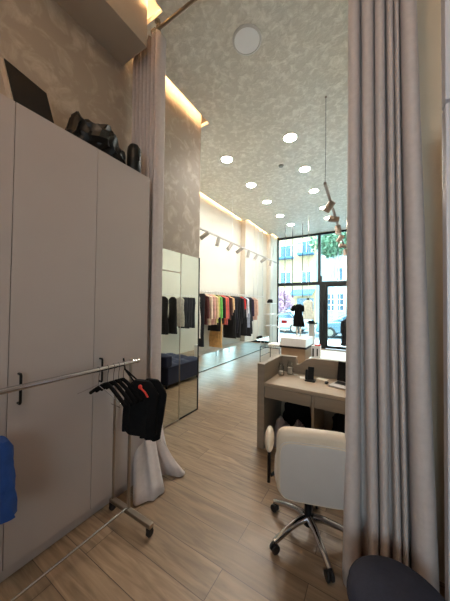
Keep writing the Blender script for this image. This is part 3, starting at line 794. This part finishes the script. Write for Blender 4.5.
MB().box(-.03, .03, -.17, -.03, .36, .375).build('back_bracket', 'black_metal', ch)

# ------------------------------------------------------------------ stool at the bottom right
so = thing('stool', (.085, 1.20, 0), 'round dark slate upholstered stool in front of the right curtain', 'stool')
MB().lathe([(.165, .03), (.178, .05), (.18, .38), (.186, .42), (.184, .45), (.165, .468), (.1, .475), (0, .477)], 48).build('seat', 'stool', so, angle=60)
MB().lathe([(.17, 0), (.17, .03)], 40).build('base', 'black_metal', so)
MB().tube([(.186 * math.cos(2 * PI * k / 48), .186 * math.sin(2 * PI * k / 48), .42) for k in range(48)], .004, 6, closed=True).build('piping', 'stool', so)

# ------------------------------------------------------------------ displays towards the window
t = thing('display_table', (-1.75, 6.5, 0), 'white topped display table on a kraft brown base', 'table')
MB().box(-.32, .33, -.4, .4, .60, .80).build('tabletop', 'white', t, bevel=.01)
MB().box(-.325, .335, -.41, .41, .555, .60).build('marbled_edge', 'gap', t, smooth=False)  # dark marbled edge band below the white top
MB().box(-.30, .30, -.35, .35, 0, .555).build('base', 'kraft', t, smooth=False)
mn = thing('mannequin', (-1.735, 6.62, .802), 'pale half mannequin stand on the white display table', 'mannequin')
MB().lathe([(.09, 0), (.09, .012), (.02, .02)], 20).build('base', 'white', mn)
for sx in (-.045, .045): MB().tube([(sx, 0, .015), (sx, 0, .30), (sx * .9, 0, .45)], [.022, .03, .04], 10).build('leg', 'paper', mn)
MB().tube([(0, 0, .3), (0, 0, .86)], .015, 8).build('pole', 'white', mn)
dr = thing('black_dress', (-1.735, 6.62, 1.66), 'short sleeved black dress on the half mannequin by the window', 'dress')
g = garment_mesh(.24, .60, .12, 1.25, .0, .05, .06, .8, .75)
g.build('body', 'black_cloth', dr)
MB().tube([(-.09, 0, -.05), (-.14, 0, -.10), (-.18, 0, -.19)], [.045, .055, .05], 10).build('sleeve', 'black_cloth', dr)
MB().tube([(.09, 0, -.05), (.11, 0, -.12), (.11, 0, -.20)], [.045, .04, .035], 10).build('sleeve', 'black_cloth', dr)
wt = thing('white_top', (-1.78, 7.9, 1.80), 'white sleeveless top hanging on a wire right of the black dress', 'top')
garment_mesh(.30, .60, .08, 1.15, .0, .05, .06, .3, .9).build('body', fabric((220, 226, 214)), wt)
MB().ball((0, 0, .03), .035, .03, .035, 12, 8).build('hanger_knob', 'black_metal', wt)
MB().tube([(0, 0, .05), (0, 0, ZC - 1.80)], .005, 6).build('suspension_wire', 'steel', wt)
def wire(x, y, z0, label):
    o = thing('suspension_rod', (x, y, ZC), label, 'rod', 'thin display rods hung before the window')
    MB().tube([(0, 0, 0), (0, 0, z0 - ZC)], .012, 6).build('rod', 'frame', o)
    MB().lathe([(.02, 0), (.02, -.012)], 12).build('ceiling_plate', 'steel', o)
wire(-2.70, 8.45, 1.6, 'left thin rod hanging from the ceiling before the window')
wire(-2.12, 8.55, 1.9, 'right thin rod hanging from the ceiling before the window')
wire(-2.45, 8.50, 1.9, 'middle thin rod hanging from the ceiling before the window')
bt = thing('pedestal_table', (-1.78, 8.45, 0), 'white column table with round dark top behind the display table', 'table')
MB().lathe([(.17, 0), (.17, .02), (.10, .03), (.095, 1.03)], 24).build('column', 'white', bt)
MB().lathe([(.16, 1.03), (.19, 1.045), (.19, 1.065), (0, 1.067)], 28).build('tabletop', 'black_metal', bt)
hb = thing('handbag', (-1.80, 8.45, 1.068), 'small black handbag with arched handle on the round dark table', 'bag')
MB().prism([(-.11, 0), (.11, 0), (.09, .06), (-.09, .06)], -.04, .04, 'y').build('body', 'black_cloth', hb, bevel=.01)
MB().tube([(.09 * math.cos(a), 0, .05 + .07 * math.sin(a)) for a in [PI * k / 10 for k in range(11)]], .008, 6).build('handle', 'black_metal', hb)
lw = thing('display_plinth', (-.80, 6.3, 0), 'glossy white low plinth in front of the street door', 'plinth')
MB().box(-.46, .62, -.65, .62, .03, .45).build('body', 'white', lw, bevel=.008)
MB().box(-.44, .60, -.63, .60, 0, .03).build('base', 'gap', lw, smooth=False)
bx = thing('display_box', (-1.12, 5.80, .452), 'white display box with a red top and dark slot on the low white plinth', 'box')
MB().box(-.10, .09, -.06, .06, 0, .27).build('body', 'white', bx, bevel=.004)
MB().box(-.075, -.045, -.066, -.06, .03, .21).box(.015, .04, -.066, -.06, .05, .21).build('slot', 'black_metal', bx, smooth=False)
MB().box(-.03, .08, -.055, .055, .27, .30).build('red_top', 'red', bx, bevel=.003)
gt = thing('glass_table', (-2.52, 6.95, 0), 'low glass side table with thin dark frame near the window', 'table')
MB().box(-.28, .28, -.4, .4, .44, .455).build('glass_top', 'clear', gt, smooth=False)
fr = MB()
for x in (-.28, .28):
    for y in (-.4, .4): fr.tube([(x, y, 0), (x, y, .44)], .009, 8)
    fr.tube([(x, -.4, .43), (x, .4, .43)], .009, 8); fr.tube([(x, -.4, .16), (x, .4, .16)], .007, 8)
for y in (-.4, .4): fr.tube([(-.28, y, .43), (.28, y, .43)], .009, 8)
fr.build('frame', 'black_metal', gt)
fo = MB().box(-.16, .16, -.2, .2, 0, .02).box(-.15, .15, -.19, .19, .02, .045).build('folded_shirt', fabric((226, 226, 220)), bevel=.01); fo.location = (-2.52, 7.0, .456)
tag(fo, 'folded white shirt lying on the low glass table', 'shirt')
bk_ = MB().prism([(-.05, 0), (.045, 0), (.035, .06), (-.035, .08)], -.2, .2, 'y').build('black_clutch', 'black_cloth', bevel=.01); bk_.location = (-3.60, 8.35, .42)
tag(bk_, 'flat black clutch lying on the far end of the mirrored plinth', 'bag')
# poles and shelves by the far pilaster
su = thing('shelf_unit', (0, 0, 0), 'slim ceiling height pole unit with three small white shelves by the window', 'shelf')
for y in (8.75, 9.10): MB().tube([(-3.38, y, 0), (-3.38, y, ZC)], .012, 8).build('pole', 'trackwhite', su)
for z in (1.70, 1.29, .86): MB().box(-3.52, -3.26, 8.62, 9.18, z - .012, z + .012).build('shelf_board', 'white', su, bevel=.003)
bh_ = blob_bag('x', (0, 0, 0), (.10, .17, .10), 2.2, None).build('black_bag', 'black_cloth', angle=60); bh_.location = (-3.40, 8.86, 1.714)
tag(bh_, 'black bag on the top white shelf near the window', 'bag')
def pole(x, y, label):
    o = thing('display_pole', (x, y, .419), label, 'pole', 'ceiling height poles behind the rail')
    MB().tube([(0, 0, 0), (0, 0, ZC - .419)], .011, 8).build('shaft', 'trackwhite', o)
    MB().lathe([(.03, 0), (.03, .012)], 14).build('foot', 'trackwhite', o)
pole(-3.62, 7.86, 'leftmost of three slim poles past the far end of the rail')
pole(-3.62, 8.20, 'middle of three slim poles past the far end of the rail')
pole(-3.62, 8.62, 'rightmost of three slim poles past the far end of the rail')
ct = thing('coat', (-.76, 8.6, 1.22), 'dark coat hanging by the street door at the curtain edge', 'coat')
garment_mesh(.26, .85, .14, 1.3, .40, .04, .08, 1.1).build('body', fabric((26, 26, 32)), ct)
MB().tube([(0, 0, 0), (0, 0, ZC - 1.22)], .005, 6).build('suspension_wire', 'steel', ct)

# ------------------------------------------------------------------ the street
struct(MB().box(-16, 12, 10.1, 12.6, -.16, -.02).build('ground', 'pavement', smooth=False), 'pale pavement outside the shop', 'pavement')
struct(MB().box(-30, 24, 12.6, 19.6, -.3, -.12).build('road', 'asphalt', smooth=False), 'grey street beyond the pavement', 'road')
struct(MB().box(-30, 24, 19.6, 24, -.3, -.02).build('far_pavement', 'pavement', smooth=False), 'pavement across the street', 'pavement')
def building(name, label, x0, x1, y, h, m, wins, extra=None):
    t = thing(name, ((x0 + x1) / 2, y, 0), label, 'building'); off = Matrix.Translation((-(x0 + x1) / 2, -y, 0))
    MB().box(x0, x1, y, y + 6, -.1, h, off).build('wall', m, t, smooth=False)
    for a, b, z0, z1, balc in wins:
        f_ = MB().box(a, b, y - .05, y + .02, z0, z1, off).build('window', 'white', t, smooth=False)
        MB().box(a + .08, (a + b) / 2 - .03, y - .06, y - .05, z0 + .08, z1 - .08, off).box((a + b) / 2 + .03, b - .08, y - .06, y - .05, z0 + .08, z1 - .08, off).build('pane', 'winglass', f_, smooth=False)
        if balc:
            q = MB().box(a - .2, b + .2, y - .7, y, z0 - .15, z0, off)
            for i in range(12): q.box(a - .2 + i * (b - a + .4) / 11 - .015, a - .2 + i * (b - a + .4) / 11 + .015, y - .7, y - .67, z0, z0 + .8, off)
            q.box(a - .2, b + .2, y - .71, y - .66, z0 + .8, z0 + .85, off).build('balcony', 'bluecanvas', t, smooth=False)
    return t, off
b1, o1 = building('apartment_building', 'yellow apartment building across the street', -9.6, -4.35, 22, 12, 'yellow',
    [(-7.5, -6.4, 6.0, 7.2, True), (-7.5, -6.4, 3.55, 4.75, False), (-5.55, -4.65, 3.5, 4.7, False), (-5.55, -4.65, 6.2, 7.4, True), (-9.2, -8.2, 3.55, 4.75, False), (-9.2, -8.2, 6.0, 7.2, True)])
MB().box(-8.0, -6.5, 21.93, 22.0, .1, 2.3, o1).build('shopfront', 'winglass', b1, smooth=False)
MB().box(-5.9, -4.5, 21.93, 22.0, .1, 2.3, o1).build('shopfront', 'winglass', b1, smooth=False)
MB().prism([(20.8, 2.6), (22, 3.1), (22, 3.0), (20.8, 2.5)], -6.3, -4.4, 'x', o1).build('awning', 'bluecanvas', b1, smooth=False)
b2, o2 = building('apartment_building', 'pale bluish apartment building beside the yellow one', -4.33, 5, 22.3, 11, 'pale',
    [(-2.9, -2.2, 3.7, 4.9, False), (-1.7, -.6, 3.7, 4.9, False), (-2.9, -2.2, 6.6, 7.8, False), (-1.7, -.6, 6.6, 7.8, False), (.2, 1.4, 3.7, 4.9, False)])
gw = MB()
for i in range(5): gw.box(-3.5 + i * .33, -3.46 + i * .33, 22.2, 22.3, 1.25, 2.7, o2)
for i in range(4): gw.box(-3.5, -2.1, 22.2, 22.3, 1.25 + i * .47, 1.29 + i * .47, o2)
gp = MB().box(-3.5, -2.1, 22.26, 22.3, 1.25, 2.7, o2).build('shop_window', 'winglass', b2, smooth=False)
gw.build('grille', 'white', gp, smooth=False)
MB().box(-1.8, 2.5, 22.2, 22.3, .1, 2.7, o2).build('shopfront', 'winglass', b2, smooth=False)

def car(label, x, y, rz, paint, group='parked cars across the street'):
    t = thing('car', (x, y, -.12), label, 'car', group, rz)
    body = [(-2.05, .28), (-2.1, .55), (-2.0, .82), (-1.0, .92), (1.2, .96), (1.95, .86), (2.1, .62), (2.08, .28)]
    MB().prism(body, -.86, .86, 'y').build('body', paint, t, bevel=.09, seg=3)
    cab = []
    for z, x0, x1, hw in ((.92, -1.25, 1.65, .80), (1.2, -.75, 1.42, .74), (1.43, -.30, 1.05, .66), (1.47, -.1, .9, .60)):
        cab.append([(x0, -hw, z), (x1, -hw, z), (x1, hw, z), (x0, hw, z)])
    cb_ = MB().loft(cab).build('cabin', paint, t, bevel=.05, seg=2)
    wn = MB()
    for sg in (-1, 1):
        def sp(x, z): 
            u = (z - .92) / .51; return (x, sg * (.80 - .14 * u + .012), z)
        for x0, x1, x2, x3 in ((-.98, .12, .12, -.32), (.20, 1.38, 1.0, .20)):
            wn.add([sp(x0, .97), sp(x1, .97), sp(x2, 1.37), sp(x3, 1.37)], [(0, 1, 2, 3)])
    wn.build('side_windows', 'winglass', cb_, smooth=False, solid=.008)
    MB().add([(-1.22, -.66, .97), (-1.22, .66, .97), (-.40, .58, 1.40), (-.40, -.58, 1.40)], [(0, 1, 2, 3)]).build('windscreen', 'winglass', cb_, smooth=False, solid=.01).location = (-.03, 0, .02)
    for wx in (-1.35, 1.3):
        for sg in (-1, 1):
            wo = MB().tube([(wx, sg * .70, .31), (wx, sg * .90, .31)], .31, 24).build('wheel', 'rubber', t, bevel=.03)
            MB().tube([(wx, sg * .89, .31), (wx, sg * .915, .31)], .19, 16).build('hubcap', 'steel', wo)
    for sg in (-.62, .62): MB().ball((-2.05, sg, .66), .06, .16, .08, 12, 8).build('headlight', 'clear', t)
car('silver blue car parked outside, seen through the street door', -.75, 15.2, 0, 'carsilver')
car('white car parked outside behind the black dress', -5.6, 16.3, 0, 'carwhite')

def tree(name, label, x, y, h, r, rz, m, n, leaf, seed, zc, group=None):
    t = thing(name, (x, y, -.1), label, 'tree', group)
    rnd = random.Random(seed)
    tb_ = MB().tube([(0, 0, 0), (.05, 0, h * .35), (-.03, .04, h * .7), (0, 0, zc)], [.16, .13, .11, .06], 10)
    for k in range(5):
        a = k * 1.3; tb_.tube([(0, 0, h * .6), (.4 * r * math.cos(a), .4 * r * math.sin(a), zc), (.7 * r * math.cos(a), .7 * r * math.sin(a), zc + .3 * rz)], [.06, .04, .02], 6)
    tb_.build('trunk', 'bark', t)
    b = MB()
    for i in range(n):
        while True:
            p = Vector((rnd.uniform(-1, 1), rnd.uniform(-1, 1), rnd.uniform(-1, 1)))
            if p.length < 1 and noise.noise(p * 2.2 + Vector((seed, 0, 0))) > -.18: break
        c = Vector((p.x * r, p.y * r, zc + p.z * rz)); e = Euler((rnd.uniform(0, 6), rnd.uniform(0, 6), rnd.uniform(0, 6))).to_matrix()
        s_ = leaf * rnd.uniform(.6, 1.3)
        b.add([c + e @ Vector(q) for q in ((-s_, 0, 0), (0, -s_ * .5, .1 * s_), (s_, 0, 0), (0, s_ * .5, .1 * s_))], [(0, 1, 2, 3)])
    b.build('foliage', m, t, smooth=False)
tree('street_tree', 'green leafy street tree with pale trunk seen above the door', -2.40, 18.8, 5.4, 1.7, 1.2, 'leaf', 2400, .17, 3, 6.4)
tree('blossom_tree', 'pink flowering tree outside the left window pane', -4.75, 13.4, 2.2, .95, .75, 'blossom', 2000, .085, 8, 2.0)
lpost = thing('tree_trunk', (-1.46, 16.7, -.12), 'pale slender tree trunk outside at the curtain edge', 'tree')
MB().tube([(0, 0, 0), (.04, 0, 2.5), (-.05, 0, 5.2)], [.16, .13, .10], 12).build('trunk', 'bark', lpost)

# ------------------------------------------------------------------ lights
def area(name, loc, rot, sx, sy, e, col=(1, 1, 1), portal=False):
    l = bpy.data.lights.new(name, 'AREA'); l.shape = 'RECTANGLE'; l.size = sx; l.size_y = sy; l.energy = e; l.color = col
    o = bpy.data.objects.new(name, l); COL.objects.link(o); o.location = loc; o.rotation_euler = rot
    if portal: l.cycles.is_portal = True
    return o
area('window_portal', (-1.35, 10.12, 2.25), (math.radians(-90), 0, 0), 4.4, 4.4, 1, portal=True)
area('window_portal', (.35, -1.72, 1.825), (math.radians(90), 0, 0), 1.1, 1.05, 1, portal=True)  # serves the added window behind the viewer
# unseen ceiling lamp added behind the viewer as warm fill
bl = thing('fill_ceiling_lamp', (-.5, -.5, ZC), 'round unseen ceiling lamp added behind the viewer as warm fill', 'ceiling light')
MB().lathe([(.2, 0), (.2, -.03), (.19, -.04), (0, -.042)], 32).build('diffuser', emission('back_fill_lamp', (255, 218, 182), 24), bl)

sun = bpy.data.lights.new('sun', 'SUN'); sun.energy = 8.0; sun.angle = math.radians(1.5); sun.color = (1, .97, .92)
so_ = bpy.data.objects.new('sun', sun); COL.objects.link(so_)
so_.rotation_euler = Vector((-.52, .10, -.85)).to_track_quat('-Z', 'Y').to_euler()
wd = bpy.data.worlds.new('sky'); SC.world = wd; wd.use_nodes = True
bgn = wd.node_tree.nodes['Background']; bgn.inputs[0].default_value = (.70, .90, 1.0, 1); bgn.inputs[1].default_value = 6.2

# ------------------------------------------------------------------ camera
cam = bpy.data.cameras.new('camera'); co = bpy.data.objects.new('camera', cam); COL.objects.link(co)
F, yaw, pit, rol = 245.8, .54791, .020117, .011159
fwv = Vector((-math.sin(yaw) * math.cos(pit), math.cos(yaw) * math.cos(pit), math.sin(pit)))
r_ = Vector((math.cos(yaw), math.sin(yaw), 0)); u_ = r_.cross(fwv)
r2 = math.cos(rol) * r_ + math.sin(rol) * u_; u2 = -math.sin(rol) * r_ + math.cos(rol) * u_
co.matrix_world = Matrix(((r2.x, u2.x, -fwv.x, 0), (r2.y, u2.y, -fwv.y, 0), (r2.z, u2.z, -fwv.z, 1.6), (0, 0, 0, 1)))
cam.sensor_fit = 'HORIZONTAL'; cam.sensor_width = 36; cam.lens = F * 36 / 450; cam.clip_start = .02
SC.camera = co

vs = SC.view_settings
vs.view_transform = 'Standard'; vs.look = 'None'; vs.gamma = 1; vs.use_curve_mapping = False; vs.exposure = 1.3
SC.cycles.use_denoising = True; SC.cycles.max_bounces = 12; SC.cycles.transparent_max_bounces = 16
SC.cycles.sample_clamp_indirect = 8
